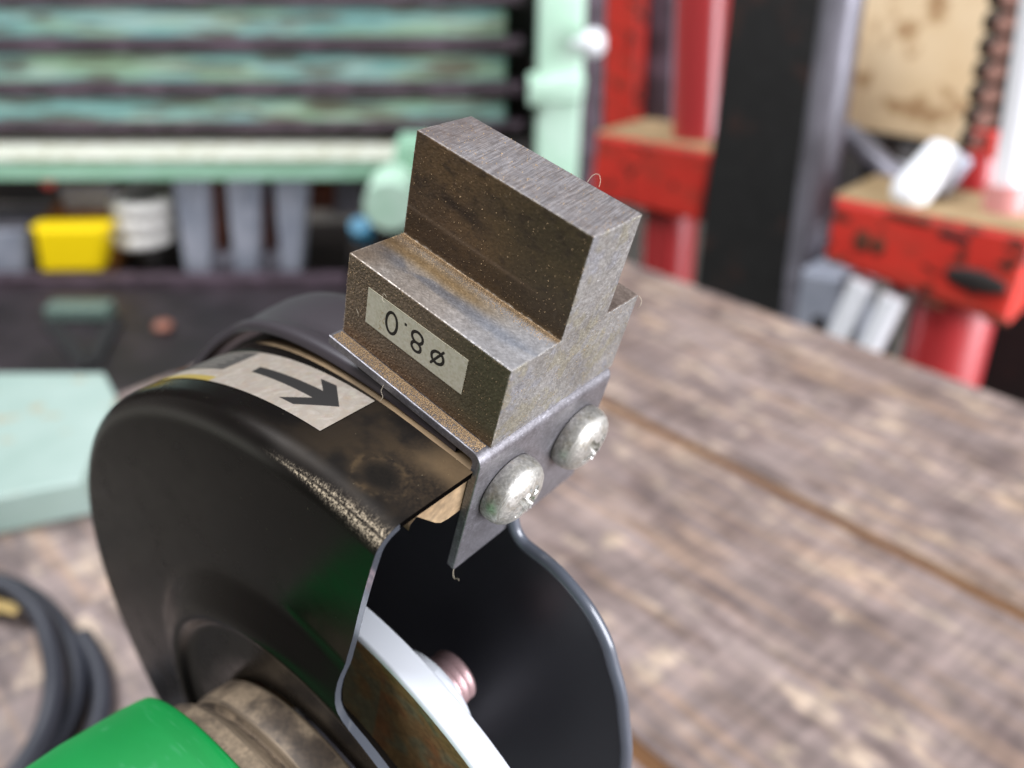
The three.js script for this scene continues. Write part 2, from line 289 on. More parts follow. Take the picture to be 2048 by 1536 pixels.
  // pan-head screws
  for (const [cy, cz, rot] of [[-14, -7.2, .35], [-13.7, -29.4, .12]]) {
    const R = 7.35, Hh = 6.2, prof = [[R - .25, 0], [R, .35], [R + .12, 1.6], [R, 2.7], [R - .35, 3.7], [R - 1.05, 4.6], [R - 2.1, 5.25], [R - 3.4, 5.7], [R - 5, 6.0], [1.2, Hh], [.01, Hh]].map((q) => new THREE.Vector2(...q));
    prof.unshift(new THREE.Vector2(0, 0)); prof[prof.length - 1].x = 0;
    const bar = (w, l, hh) => { const g = new THREE.CylinderGeometry(1, .62, hh, 4, 1); g.rotateY(Math.PI / 4); g.scale(w / Math.SQRT2, 1, l / Math.SQRT2); g.translate(0, Hh + .3 - hh / 2, 0); return g; };
    const ev = new Evaluator(); ev.useGroups = false; ev.attributes = ['position', 'normal', 'uv'];
    const head = new Brush(new THREE.LatheGeometry(prof, 64)); head.updateMatrixWorld();
    let out = head; for (const g of [bar(1.9, 8.6, 2.6), bar(8.6, 1.9, 2.8), bar(3.2, 3.2, 3.6)]) { const b = new Brush(g); b.updateMatrixWorld(); out = ev.evaluate(out, b, SUBTRACTION); }
    const lg = out.geometry.clone(); lg.rotateZ(-Math.PI / 2); lg.rotateX(rot + .5); lg.translate(.82, cy, cz); boxUV(lg, 18);
    const st = dataTex(256, 256, (x, y) => { const k = .8 + .4 * fbm(x / 6, y / 6, 3); let c = mix([168, 166, 158], [204, 202, 196], fbm(x / 50, y / 50, 3)); c = mix(c, [128, 118, 98], sst(.56, .72, fbm(x / 18 + 5, y / 18, 4)) * .25); return c.map((q) => q * k); });
    const sc = fpart('screw', lg, std({ map: st, metalness: .7, roughness: .42, bumpMap: st, bumpScale: .00006 }), jig);
    // burrs where the driver slipped
    const burr = []; for (let k = 0; k < 9; k++) { const g = new THREE.TetrahedronGeometry(.22 + rnd() * .3); g.scale(1, 1, 1.8); g.rotateX(rnd() * 6); const a = rnd() * 6.28, q = 1.2 + rnd() * 2.6; g.translate(.82 + Hh - q * q * .033, cy + Math.cos(a) * q, cz + Math.sin(a) * q); burr.push(g); }
    fpart('burr', merge(burr), std({ color: 0xd8d8d4, metalness: .7, roughness: .3 }), sc);
  }
  // lint and swarf hairs clinging to edges
  const fib = (pts, r = .045) => { const g = new THREE.TubeGeometry(new THREE.CatmullRomCurve3(pts.map((q) => V(...q))), 18, r, 5); fpart('lint_fibre', g, std({ color: 0xb9ad98, roughness: .8 }), jig); };
  fib([[-12, H2, Z2], [-11.4, H2 + 1.6, Z2 - .3], [-10.6, H2 + 2, Z2 - .6], [-9.8, H2 + 1.2, Z2 - .4], [-9.6, H2 + .2, Z2 - .2]]);
  fib([[.2, H1, Z3 + .3], [.9, H1 - .8, Z3], [1.2, H1 - 1.8, Z3 + .3], [.8, H1 - 2.6, Z3 + .2]]);
  fib([[-30.2, 14.6, .1], [-29.9, 15.4, .5], [-29.2, 15.9, .7], [-28.8, 15.5, .6]]);
  fib([[-30.3, 14.5, .1], [-29.8, 14.2, .5], [-29.1, 14.1, .5]]);
  fib([[-24.5, -1.2, 3], [-24.4, -2.4, 3.6], [-23.6, -3.2, 3.8], [-23.9, -4.3, 4]]);
  fib([[.6, -32.9, 2.6], [1, -34.2, 3], [1.8, -34.8, 3.2], [2.2, -34.3, 3.0], [2.9, -34.2, 3.2]], .07);
  fib([[-36, H1 - 12, .1], [-35.6, H1 - 11, .5], [-36.2, H1 - 10.3, .5]]);
}

// ---------------------------------------------------------------- the grinder: guard, wheel, collar, motor
{
  const AX = [0, -126], RG = 122, D = Math.PI / 180;
  const gr = fgThing('bench_grinder', 'black guarded tool grinder with green motor housing and a bright wheel', 'grinder', AX[0], AX[1], 20);
  const polar = (r, th, z, cx = AX[0], cy = AX[1]) => [cx + r * Math.cos(th * D), cy + r * Math.sin(th * D), z];
  // a swept sheet: rows of profile points (r, z), columns of angle; thetas may depend on the row
  const seam = (th) => { const t = clamp(th - 95, 0, 40); return .1 * t + .0053 * t * t; };
  function sweep(prof, t0, t1, nt, cx, cy, tilt = true) {
    const pos = [], uv = [], idx = []; let s = 0;
    prof.forEach((q, i) => { if (i) s += Math.hypot(q[0] - prof[i - 1][0], q[1] - prof[i - 1][1]);
      const a = typeof t0 === 'function' ? t0(q, i) : t0, b = typeof t1 === 'function' ? t1(q, i) : t1;
      for (let j = 0; j <= nt; j++) { const th = a + (b - a) * Math.pow(j / nt, 1.25); pos.push(...polar(q[0], th, q[1] - (tilt && q[1] < 3.5 ? seam(th) : 0), cx, cy)); uv.push((th - 80) / 60, s / 60); } });
    for (let i = 0; i < prof.length - 1; i++) for (let j = 0; j < nt; j++) { const a = i * (nt + 1) + j, b = a + nt + 1; idx.push(a, a + 1, b, b, a + 1, b + 1); }
    const g = new THREE.BufferGeometry(); g.setAttribute('position', new THREE.Float32BufferAttribute(pos, 3)); g.setAttribute('uv', new THREE.Float32BufferAttribute(uv, 2)); g.setIndex(idx); g.computeVertexNormals(); return g;
  }
  const lerpTab = (tab, x) => { for (let i = 0; i < tab.length - 1; i++) if (x >= tab[i + 1][0]) { const [a, b] = [tab[i], tab[i + 1]]; return a[1] + (b[1] - a[1]) * clamp((x - a[0]) / (b[0] - a[0])); } return tab[tab.length - 1][1]; };
  // left shell: band, rounded bend, flat wall with its cut edge, raised boss round the collar
  const cutTab = [[122, 90.1], [117, 90.25], [112, 90.55], [101, 91.2], [94, 91.6], [88, 91.95], [83, 92.4], [79, 92.8], [75, 92.95], [73, 92.8], [71, 92.3], [69, 91.3], [68, 90.3], [67.4, 89], [67, 87], [66.6, 84], [66, 79.5], [65, 73], [63, 61], [60, 52], [46, 40]];
  const prof = [[RG, 3.4], [RG, 5], [RG, 9], [RG, 15], [RG, 20]];
  for (let i = 1; i <= 8; i++) { const a = i / 8 * Math.PI / 2; prof.push([RG - 5.5 + 5.5 * Math.cos(a), 20 + 5.5 * Math.sin(a)]); }
  for (let r = 114; r >= 80; r -= 2) prof.push([r, 25.5]);
  prof.push([78, 25.55], [76.4, 25.9], [75, 26.5], [73, 27.5], [71, 28.5], [69.4, 29.3], [68.2, 29.7], [67.4, 29.9], [67, 30], [66.6, 30], [66.2, 30], [65.4, 29.9], [64.6, 29.5], [63.8, 28.8], [63, 27.9], [62, 27.4], [60, 27.2], [54, 27.2], [46, 27.2]);
  const outer = prof.map((q) => q.slice()), inner = prof.map(([r, z], i) => { const a = prof[Math.max(0, i - 1)], b = prof[Math.min(prof.length - 1, i + 1)], dx = b[0] - a[0], dz = b[1] - a[1], l = Math.hypot(dx, dz) || 1; return [r - dz / l * 1.7, z + dx / l * 1.7]; });
  const loop = outer.concat(inner.reverse());
  const th0 = ([r]) => lerpTab(cutTab, Math.min(122, r)), th1 = 318;
  const bandMap = dataTex(1024, 1024, (x, y) => {                   // u: 80..140 degrees, v: 0..60 along the profile from the seam
    const th = 80 + x / 1024 * 60, s = y / 1024 * 60, mm = (th - 90) * 2.13;
    let c = [13, 11, 10];
    const dusty = fbm(mm * .12 + 3, s * .16, 4), grit = fbm(mm * 2.5, s * 2.5, 3);
    c = mix(c, [58, 46, 31], sst(.35, .7, dusty) * .7 * sst(115, 93, th) * sst(22, 15, s));
    c = mix(c, [22, 19, 17], sst(105, 125, th) * .8);
    c = mix(c, [112, 92, 66], sst(96.5, 92, th) * sst(8.5, 3.5, s) * (.5 + .6 * dusty)); c = mix(c, [70, 56, 40], sst(100, 92, th) * sst(18, 12, s) * grit * .6);
    const sp = Math.hypot((mm - 10) / 4.5, (s - 13) / 3.2); c = mix(c, [8, 7, 6], sst(1.1, .4, sp) * (.6 + grit * .5)); c = mix(c, [92, 74, 50], Math.exp(-(((sp - 1.25) / .22) ** 2)) * sst(.35, .65, fbm(mm * .8 + 7, s * .8, 3)) * .38); 
    // settled dust along the rounded ridge, thick towards the cut, scratchy at its edges
    const cen = 21.6 + (th - 97) * .02, wdt = .5 + 1.25 * sst(103, 91, th), fz = (s - cen) / wdt + (fbm(mm * 7, s * 2, 3) - .5) * 1.5;
    const dn = Math.exp(-fz * fz) * sst(106.5, 100.5, th) * sst(.22, .62, fbm(mm * 5, s * 5, 3)) * (1 - .7 * Math.exp(-(((s - cen + .2) / .28) ** 2))); c = mix(c, [190, 174, 148], clamp(dn * 1.05));
    const far = Math.exp(-(((s - 23.4) / 1.6) ** 2)) * sst(98, 108, th); c = mix(c, [84, 82, 76], far * .55);
    if (vnoise(mm * 2.4, s * 2.4) > .985) c = mix(c, [190, 176, 140], .55);
    return c; });
  bandMap.wrapS = bandMap.wrapT = THREE.ClampToEdgeWrapping;
  const bandRough = dataTex(512, 512, (x, y) => { const th = 80 + x / 512 * 60, s = y / 512 * 60; const d = sst(116, 94, th) * .32 * sst(26, 15, s) + Math.exp(-(((s - 21.7) / 2) ** 2)) * sst(106, 100, th) * .5; const r = clamp(.16 + d + fbm(x / 30, y / 30, 4) * .16) * 255; return [r, r, r]; }, false);
  bandRough.wrapS = bandRough.wrapT = THREE.MirroredRepeatWrapping;
  const blackPaint = phy({ map: bandMap, roughnessMap: bandRough, roughness: 1, metalness: 0, specularIntensity: .28, specularColor: new THREE.Color(1, .88, .76), side: THREE.DoubleSide });
  fpart('guard_shell', sweep(loop.concat([loop[0]]), th0, th1, 90), blackPaint, gr);
  // bright worn edge of the cut: a fine bead along it
  const bead = phy({ color: new THREE.Color(.045, .05, .06), roughness: .36, clearcoat: .5 });
  const cutPts = prof.map((q) => { const rr = q[0] - (q[1] >= 25.4 ? 0 : 0); return V(...polar(rr, th0(q) - .05, q[1] - (q[1] > 25 ? 1 : 0))); }).slice(4);
  { // the sheet's own thickness at the cut
    const pos = [], idx = []; const n = prof.length, inn = inner.slice().reverse();
    for (let i = 0; i < n; i++) { pos.push(...polar(outer[i][0], th0(outer[i]) - .02, outer[i][1]), ...polar(inn[i][0], th0(outer[i]) - .02, inn[i][1])); if (i > 5) { const a = 2 * i; idx.push(a - 2, a - 1, a, a, a - 1, a + 1); } }
    const g = new THREE.BufferGeometry(); g.setAttribute('position', new THREE.Float32BufferAttribute(pos, 3)); g.setIndex(idx); g.computeVertexNormals(); g.setAttribute('uv', new THREE.Float32BufferAttribute(new Float32Array(pos.length / 3 * 2), 2));
    bead.side = THREE.DoubleSide; fpart('cut_edge', g, bead, gr);
  }
  // tan liner band under the shell, showing as a dusty strip at the seam and past the cut
  const tanMap = dataTex(256, 256, (x, y) => { const k = .75 + .5 * fbm(x / 14, y / 14, 4); const c = mix([124, 101, 73], [150, 128, 98], fbm(x / 50, y / 30, 3)); return c.map((q) => q * k); });
  { const p2 = [[120.6, -3], [121.2, -1.5], [121.4, 0], [121.4, 3.2], [120.2, 8], [119.6, 12], [118.8, 15], [117.2, 17], [115.5, 17]];
    fpart('liner_band', sweep(p2, 90.6, 150, 60), std({ map: tanMap, roughness: .85, side: THREE.DoubleSide }), gr); }
  { const sh = new THREE.Shape(); const q = [[-20, -5.4], [17.2, -5.4], [16.4, -7], [9.6, -14.6], [8, -15.9], [6, -16.4], [-20, -16.4]]; q.forEach((a, i) => i ? sh.lineTo(-a[0], a[1]) : sh.moveTo(-a[0], a[1]));
    const g = new THREE.ExtrudeGeometry(sh, { depth: 1, bevelEnabled: true, bevelThickness: .3, bevelSize: .3, bevelOffset: -.3, bevelSegments: 2 }); boxUV(g, 30); g.rotateY(Math.PI / 2); g.translate(-2.6, 0, 0);
    fpart('mounting_tab', g, std({ map: tanMap, roughness: .85 }), gr); }
  // right cover: lip, band a little off centre, inner wall with a free rim
  const cc = [-6, -126];
  const coverMat = phy({ color: new THREE.Color(.014, .014, .017), roughness: .36, specularIntensity: .7, side: THREE.DoubleSide });
  { const p3 = [[121.4, 1.9], [122.8, 1.8], [123.6, 1.1], [123.8, -.4], [123.4, -2.5], [123, -3.6], [123.6, -6], [124.4, -10], [124.8, -15], [124.4, -19], [122.8, -22], [120, -23], [116, -22.6], [116, -20], [119.5, -19], [121, -15], [121, -2], [121.4, 1.9]];
    fpart('guard_cover', sweep(p3, 90, 300, 90, ...cc), phy({ color: new THREE.Color(.04, .033, .038), roughness: .42, side: THREE.DoubleSide }), gr); }
  const rimPts = [[-6, 118], [-2, 108], [0.3, 96], [2.4, 92.4], [5, 90.9], [8, 90.9], [10.5, 91.1], [14.5, 91], [19.2, 89.9], [23.5, 88.3], [27.2, 86], [30.8, 82.8], [33.8, 78.6], [38.5, 71.8], [42.2, 64.1], [45.2, 57.6], [47.4, 51], [49.5, 42], [50.5, 30], [50, 10], [46, -12]];
  { const sh = new THREE.Shape(); rimPts.forEach((q, i) => i ? sh.lineTo(q[0], q[1] - 126) : sh.moveTo(q[0], q[1] - 126)); for (let t = 290; t >= 94; t -= 4) sh.lineTo(cc[0] + 119 * Math.cos(t * D), cc[1] + 119 * Math.sin(t * D));
    const g = new THREE.ExtrudeGeometry(sh, { depth: 2, bevelEnabled: true, bevelThickness: .4, bevelSize: .4, bevelOffset: -.4, bevelSegments: 2 }); g.translate(0, 0, -16);
    fpart('cover_wall', g, coverMat, gr);
    const cv = new THREE.CatmullRomCurve3(rimPts.slice(2).map((q) => V(q[0] + .3, q[1] - 126 + .3, -14.6)));
    fpart('rolled_rim', new THREE.TubeGeometry(cv, 120, 1.45, 12), phy({ color: new THREE.Color(.07, .08, .1), roughness: .35, clearcoat: .6 }), gr); }
  // direction sticker
  { const k = 16, w = 66.5, h = 15.6, cv = document.createElement('canvas'); cv.width = Math.round(w * k); cv.height = Math.round(h * k); const q = cv.getContext('2d');   // x: arc from 133.5 degrees down to 102.4, y: from z 0.6 at the top
    q.fillStyle = '#8f867a'; q.fillRect(0, 0, cv.width, cv.height);
    for (let i = 0; i < 1500; i++) { q.fillStyle = `rgba(${['120,104,88', '220,214,204', '150,120,92'][i % 3]},${.02 + .07 * rnd()})`; q.beginPath(); q.ellipse(rnd() * cv.width, rnd() * cv.height, 4 + rnd() * 26, 3 + rnd() * 10, rnd() * 3, 0, 7); q.fill(); }
    for (let i = 0; i < 40; i++) { q.strokeStyle = `rgba(96,86,80,${.05 + .1 * rnd()})`; q.lineWidth = 1 + rnd() * 2; const x = rnd() * cv.width, y = rnd() * cv.height; q.beginPath(); q.moveTo(x, y); q.lineTo(x + 20 + rnd() * 80, y + (rnd() - .3) * 70); q.stroke(); }
    const X = (th) => (133.5 - th) * 2.129 * k, Y = (z) => (z - .6) * k;
    q.fillStyle = '#403c38'; q.fillRect(X(133.5), Y(1.3), X(122.3) - X(133.5), Y(10.6) - Y(1.3));         // printed panel with faint lines
    q.fillStyle = '#78726a'; for (const z of [2.6, 4.6, 6.6, 8.6]) q.fillRect(X(132.5), Y(z), X(124.2 + z * .1) - X(132.5), 9);
    q.strokeStyle = '#4a453f'; q.lineWidth = 6; q.strokeRect(X(133.5), Y(1.3), X(122.3) - X(133.5), Y(10.6) - Y(1.3));
    q.fillStyle = '#94803a'; q.fillRect(0, Y(14.2), X(120.5), Y(16.2) - Y(14.2));                           // yellow line
    q.fillStyle = '#1a1714'; q.beginPath();
    const A = [[117.7, 7.0], [107.2, 7.2], [109.3, 4.3], [107.0, 4.2], [103.9, 8.9], [107.5, 13.9], [109.7, 13.9], [107, 10.1], [117.5, 9.5]];
    A.forEach((a, i) => i ? q.lineTo(X(a[0]), Y(a[1])) : q.moveTo(X(a[0]), Y(a[1]))); q.fill();
    const t = new THREE.CanvasTexture(cv); t.colorSpace = THREE.SRGBColorSpace;
    const pos = [], uv = [], idx = [], nt = 60; for (let i = 0; i <= nt; i++) { const th = 133.5 - 31.1 * i / nt; for (const z of [.7 + Math.max(0, 123.5 - th) / 21 * 2.3, 16.2]) { pos.push(...polar(RG + .14, th, z)); uv.push(i / nt, 1 - (z - .6) / 15.6); } if (i) { const a = 2 * i; idx.push(a - 2, a - 1, a, a, a - 1, a + 1); } }
    const g = new THREE.BufferGeometry(); g.setAttribute('position', new THREE.Float32BufferAttribute(pos, 3)); g.setAttribute('uv', new THREE.Float32BufferAttribute(uv, 2)); g.setIndex(idx); g.computeVertexNormals();
    fpart('arrow_sticker', g, std({ map: t, roughness: .5, side: THREE.DoubleSide }), gr, 'worn pale sticker with a black direction arrow'); }
  // wheel with its back flange, boss and bolt
  const lathe = (pts, seg = 96) => { const g = new THREE.LatheGeometry(pts.map((q) => new THREE.Vector2(q[0], q[1])), seg); g.rotateX(Math.PI / 2); g.translate(AX[0], AX[1], 0); return g; };   // (r, z)
  const wheel = fpart('grinding_wheel', lathe([[30, 13], [75.8, 13], [76.7, 13.3], [77, 14], [77, 18.8], [76.6, 19.4], [75.8, 19.6]]), std({ color: 0xd9dde2, roughness: .5, metalness: .3 }), gr);
  const chromate = dataTex(512, 512, (x, y) => { const n = fbm(x / 60, y / 60, 4), m = fbm(x / 90 + 30, y / 90, 4); let c = mix([152, 122, 80], [132, 126, 96], sst(.4, .65, n)); c = mix(c, [158, 104, 66], sst(.5, .7, m) * .6); const k = .8 + .4 * fbm(x / 9, y / 9, 3); return c.map((q) => q * k); });
  { const g = lathe([[75.8, 19.6], [70, 18.6], [58, 17.6], [44, 17.4], [30, 18]]); boxUV(g, 60); fpart('wheel_face', g, std({ map: chromate, metalness: .25, roughness: .6, side: THREE.DoubleSide }), gr); }
  { const g = new THREE.LatheGeometry([[0, 3.4], [10, 3.4], [12.4, 4.2], [13.2, 5.6], [13.6, 8], [13.6, 9.6]].map((q) => new THREE.Vector2(...q)), 40); g.rotateX(-Math.PI / 2); g.scale(1, 1, -1); const b = polar(57, 82.8, 0); g.translate(b[0], b[1], 4);
    for (const k of ['position']) void k; g.computeVertexNormals(); const m = g.index.array; for (let i = 0; i < m.length; i += 3) [m[i], m[i + 1]] = [m[i + 1], m[i]]; g.computeVertexNormals();
    fpart('wheel_boss', g, std({ color: 0xd9dde2, roughness: .5, metalness: .3, side: THREE.DoubleSide }), gr); }
  { const pr = [[.01, -.5], [5, -.3]]; for (let i = 0; i < 5; i++) pr.push([6.1, 0 + i * 1.9], [6.5, .5 + i * 1.9], [6.5, 1.2 + i * 1.9], [6.1, 1.7 + i * 1.9]); const g = new THREE.LatheGeometry(pr.map((q) => new THREE.Vector2(...q)), 36); g.rotateX(Math.PI / 2); const b = polar(56.5, 83, 0); g.translate(b[0], b[1], 0);
    fpart('wheel_bolt', g, std({ color: 0xa98c8c, metalness: .6, roughness: .4, side: THREE.DoubleSide }), gr); }
  fpart('spindle', lathe([[14, -14], [14, 13], [30, 13]]), M.greySteel, gr);
  // collar and motor
  const dustyMetal = dataTex(512, 512, (x, y) => { const n = fbm(x / 70, y / 70, 5), k = .78 + .44 * fbm(x / 5, y / 5, 3); const c = mix([58, 48, 38], [122, 106, 86], sst(.3, .7, n)); return c.map((q) => q * k); });
  { const g = lathe([[44, 27.5], [45.4, 27.6], [46.4, 28.6], [46.8, 33], [46.8, 35.6], [45.8, 36.6], [44, 37], [43.6, 39]]); boxUV(g, 60); fpart('clamp_collar', g, std({ map: dustyMetal, metalness: .35, roughness: .6, side: THREE.DoubleSide }), gr); }
  { const g = lathe([[43.6, 37], [47.6, 39.2], [49, 41], [49.6, 46.5], [49, 47.6]]); boxUV(g, 60); fpart('housing_flange', g, std({ map: dustyMetal, metalness: .2, roughness: .7, side: THREE.DoubleSide }), gr, 'dusty tan metal flange'); }
  { const pr = [[48, 45.6], [54.2, 46], [55.2, 46.6], [55.6, 48], [56.3, 52], [57.6, 66], [58, 120], [58, 160], [50, 172], [.01, 175]]; fpart('motor_housing', lathe(pr), phy({ map: dataTex(512, 512, (x, y) => { const n = fbm(x / 60, y / 60, 5), d = sst(.62, .8, fbm(x / 9, y / 9, 3)); const c = mix([6, 112, 48], [12, 134, 62], n); return mix(c, [96, 140, 100], d * .35); }), roughness: .55, specularIntensity: .6, side: THREE.DoubleSide }), gr); }
  // pedestal down to the bench top, square to the bench
  const base = toWorld(AX[0], AX[1], 110); const ax = V(0, 0, 1).applyQuaternion(blockQ);
  const g = new RoundedBoxGeometry(.06, base.y - .03, .085, 3, .008); g.translate(0, -(base.y - .03) / 2 - .02, 0);
  const foot = new RoundedBoxGeometry(.15, .022, .15, 3, .006); foot.translate(0, -base.y + .0112, 0);
  const pg = merge([g, foot]); pg.applyMatrix4(new THREE.Matrix4().makeRotationY(Math.atan2(ax.x, ax.z))); pg.translate(base.x, base.y, base.z);
  pg.applyMatrix4(new THREE.Matrix4().makeTranslation(-gr.position.x, -gr.position.y, -gr.position.z)); pg.applyQuaternion(blockQ.clone().invert()); part('pedestal', pg, M.black, gr);
}

// ---------------------------------------------------------------- things on the bench at the left
{
  const y = .0047, cord = thing('cable_coil', 'looped black power cord lying on the bench beside the grinder', 'cord', onY(150, 1330, 0));
  const P = (u, v, h = 0) => onY(u, v, y + h);
  const c1 = new THREE.CatmullRomCurve3([P(-260, 1500), P(-200, 1260), P(-60, 1160), P(40, 1178), P(112, 1236), P(150, 1310), P(152, 1392), P(122, 1470), P(60, 1560), P(-60, 1660), P(-200, 1640), P(-240, 1480, .009), P(-150, 1270, .010), P(-20, 1168, .010), P(66, 1212, .010), P(100, 1290, .009), P(108, 1380, .010), P(84, 1470, .009), P(20, 1560, .009), P(-80, 1620, .008), P(-300, 1700)]);
  part('cable', moved(new THREE.TubeGeometry(c1, 240, .0047, 12), cord.position), M.rubber, cord);
  const c2 = new THREE.CatmullRomCurve3([P(166, 1272), P(196, 1330), P(205, 1400), P(184, 1480), P(130, 1560), P(0, 1680)]);
  part('cable', moved(new THREE.TubeGeometry(c2, 60, .0045, 12), cord.position), M.rubber, cord);
  const plug = thing('power_plug', 'black plug with two flat brass prongs inside the cord loop', 'plug', P(-50, 1190));
  for (const [a, b] of [[[-60, 1158], [18, 1182]], [[-60, 1196], [40, 1222]]]) { const A = P(...a, .006), B = P(...b, .006), d = B.clone().sub(A), g = new RoundedBoxGeometry(d.length(), .0018, .0062, 2, .0006); g.applyQuaternion(new THREE.Quaternion().setFromUnitVectors(V(1, 0, 0), d.normalize())); g.translate((A.x + B.x) / 2, (A.y + B.y) / 2, (A.z + B.z) / 2); part('prong', moved(g, plug.position), M.brass, plug); }
  { const A = P(-190, 1172, .01), B = P(-55, 1180, .008); part('body', moved(rod(A, B, .012, 24, .011), plug.position), M.rubber, plug); }
  // pale green metal plate lying at the end of the bench
  const ty = .026, bo = onY(60, 900, 0), bd = thing('green_metal_plate', 'thick pale grey-green metal plate lying flat at the left end of the bench', 'plate', bo);
  const sh = new THREE.Shape(); [[-260, 744], [208, 744], [233, 792], [164, 962], [-40, 1003], [-260, 1040]].forEach((q, i) => { const w = onY(q[0], q[1], ty); i ? sh.lineTo(w.x, -w.z) : sh.moveTo(w.x, -w.z); });
  const g = new THREE.ExtrudeGeometry(sh, { depth: ty - .004, bevelEnabled: true, bevelThickness: .002, bevelSize: .002, bevelOffset: -.002, bevelSegments: 2 }); g.translate(0, 0, .002); g.rotateX(-Math.PI / 2); boxUV(g, .25);
  part('slab', moved(g, bo), M.mintWorn, bd);
}

// ---------------------------------------------------------------- green machine with slatted front, behind the bench at the left
{
  const F = (z) => ({ p0: V(0, 0, -z), e: V(1, 0, 0), n: V(0, 0, 1) });
  const at = (u, v, z) => onPlane(u, v, V(0, 0, -z), V(0, 0, 1));
  const Z = 1.75, o = at(500, 700, Z); o.y = -.82;
  const mc = thing('slatted_machine', 'pale green machine with a rusty slatted front, a ledge and a side column', 'machine', o);
  const add = (n, g, m, l) => part(n, moved(g, o), m, mc, l);
  const R = (u0, v0, u1, v1) => [[u0, v1], [u1, v1], [u1, v0], [u0, v0]];
  for (const [a, b] of [[14, 76], [108, 166], [196, 246]]) add('slat', slab(R(-260, a, 1012, b), F(Z), .05, .008, 2.1, .26), M.teal);
  add('slat', slab(R(-260, -90, 1012, -12), F(Z), .05, .008, 2.1, .26), M.teal);
  for (const [a, b] of [[-12, 12], [78, 106], [168, 193], [246, 262]]) add('rail', slab(R(-260, a, 1046, b), F(Z - .012), .06, .006, .4), M.purple);
  add('back_panel', slab(R(-300, -160, 1120, 280), F(Z + .07), .04, 0, .6), M.dark);
  { const A = at(-260, 318, Z - .10), B = at(788, 318, Z - .10), C = at(-260, 358, Z - .10), w = B.x - A.x, h = A.y - C.y; const t = new RoundedBoxGeometry(w, .012, .17, 2, .004); boxUV(t, .3); t.translate(A.x + w / 2, A.y, A.z - .085); add('ledge_top', t, M.cream);
    const f = new RoundedBoxGeometry(w - .004, h, .14, 3, .006); boxUV(f, .4); f.translate(A.x + w / 2, A.y - h / 2 - .006, A.z - .078); add('ledge_front', f, M.mint); }
  add('bracket', slab([[770, 440], [832, 440], [852, 286], [792, 286]], F(Z - .1), .08, .006), M.mint);
  add('column', slab([[1066, 640], [1140, 640], [1168, 150], [1176, -140], [1082, -140], [1076, 150]], F(Z - .12), .1, .012), M.mintPale);
  add('boss', slab([[1058, 214], [1166, 208], [1172, 160], [1150, 150], [1058, 164]], F(Z - .135), .08, .012), M.mintPale);
  { const c = at(738 + 46, 394, Z - .16), g = new THREE.CylinderGeometry(.052, .052, .1, 40); g.rotateX(Math.PI / 2 + .1); g.translate(c.x, c.y, c.z); add('round_cap', g, M.mintPale); }
  { const c = at(1186, 86, Z - .16), g = new THREE.SphereGeometry(.026, 32, 20); g.translate(c.x, c.y, c.z); const st = rod(at(1140, 90, Z - .1), c, .012); add('knob', g, M.whiteGloss); add('knob_stem', st, M.chrome); }
  // lower cabinet: dark shelf front and frame standing on the floor
  { const y0 = at(400, 552, Z).y; const t = new THREE.BoxGeometry(1.5, .03, .5); boxUV(t, .5); t.translate(at(320, 552, Z).x, y0 - .015, -Z - .12); add('shelf', t, M.dark);
    add('shelf_edge', slab(R(-300, 556, 690, 598), F(Z - .14), .03, .004), M.purple);
    for (const u of [-200, 640]) { const p = at(u, 600, Z), h = p.y + .82; const g = new THREE.BoxGeometry(.08, h, .08); g.translate(p.x, p.y - h / 2, p.z); add('leg', g, M.dark); } }
  add('dark_strip', slab([[1150, 640], [1186, 640], [1216, -140], [1160, -140]], F(Z - .02), .05, .004), M.purple);
  const side = at(1100, 400, Z); { const h = side.y + .82 + .3, g = new THREE.BoxGeometry(.09, h, .09); g.translate(side.x, -.82 + h / 2, side.z - .02); add('column_post', g, M.dark); }
  // things kept on the shelf
  const zs = Z - .06;
  const yb = at(140, 540, zs - .06), bin = thing('yellow_bin', 'bright yellow plastic bin at the front of the dark shelf', 'bin', yb); part('body', moved(slab([[82, 546], [198, 544], [214, 456], [64, 458]], F(zs - .06), .035, .010), yb), M.yellow, bin); part('lip', moved(slab([[60, 462], [218, 460], [218, 452], [60, 454]], F(zs - .052), .04, .003), yb), M.yellow, bin);
  const bb = at(160, 540, zs - .04), bag = thing('brown_carton', 'crumpled brown carton behind the yellow bin', 'carton', bb); { const g = slab([[76, 545], [225, 545], [240, 470], [228, 420], [180, 402], [120, 408], [74, 440]], F(zs + .05), .1, .014); part('body', moved(g, bb), M.brownBag, bag); const fl = slab([[90, 440], [190, 430], [200, 395], [110, 400]], F(zs + .06), .06, .008); part('flap', moved(fl, bb), M.brownBag, bag); }
  const gb = at(20, 550, zs), gbx = thing('grey_box', 'pale grey box at the left edge beside the yellow bin', 'box', gb); part('body', moved(slab(R(-60, 460, 54, 556), F(zs), .12, .008), gb), M.alu, gbx); part('lid', moved(slab(R(-66, 448, 58, 464), F(zs + .004), .12, .004), gb), M.greySteel, gbx);
  const cb = at(288, 490, zs), coil = thing('cable_spool', 'white spool of three stacked rings beside the grey channels', 'spool', cb); { const y = [404, 436, 468].map((v) => at(288, v, zs + .06)); for (const q of y) { const g = new THREE.TorusGeometry(.058, .0165, 14, 48); g.rotateX(Math.PI / 2); g.translate(q.x, q.y, q.z); part('ring', moved(g, cb), M.white, coil); } const co = new THREE.CylinderGeometry(.052, .052, .1, 32); co.translate(y[1].x, y[1].y, y[1].z); part('core', moved(co, cb), M.dark, coil); const st = new THREE.CylinderGeometry(.03, .03, .05, 24); st.translate(y[2].x, y[2].y - .045, y[2].z); part('foot', moved(st, cb), M.dark, coil); }
  const ab = at(480, 560, zs), al = thing('channel_frame', 'upright frame of three grey aluminium channels on the shelf', 'frame', ab);
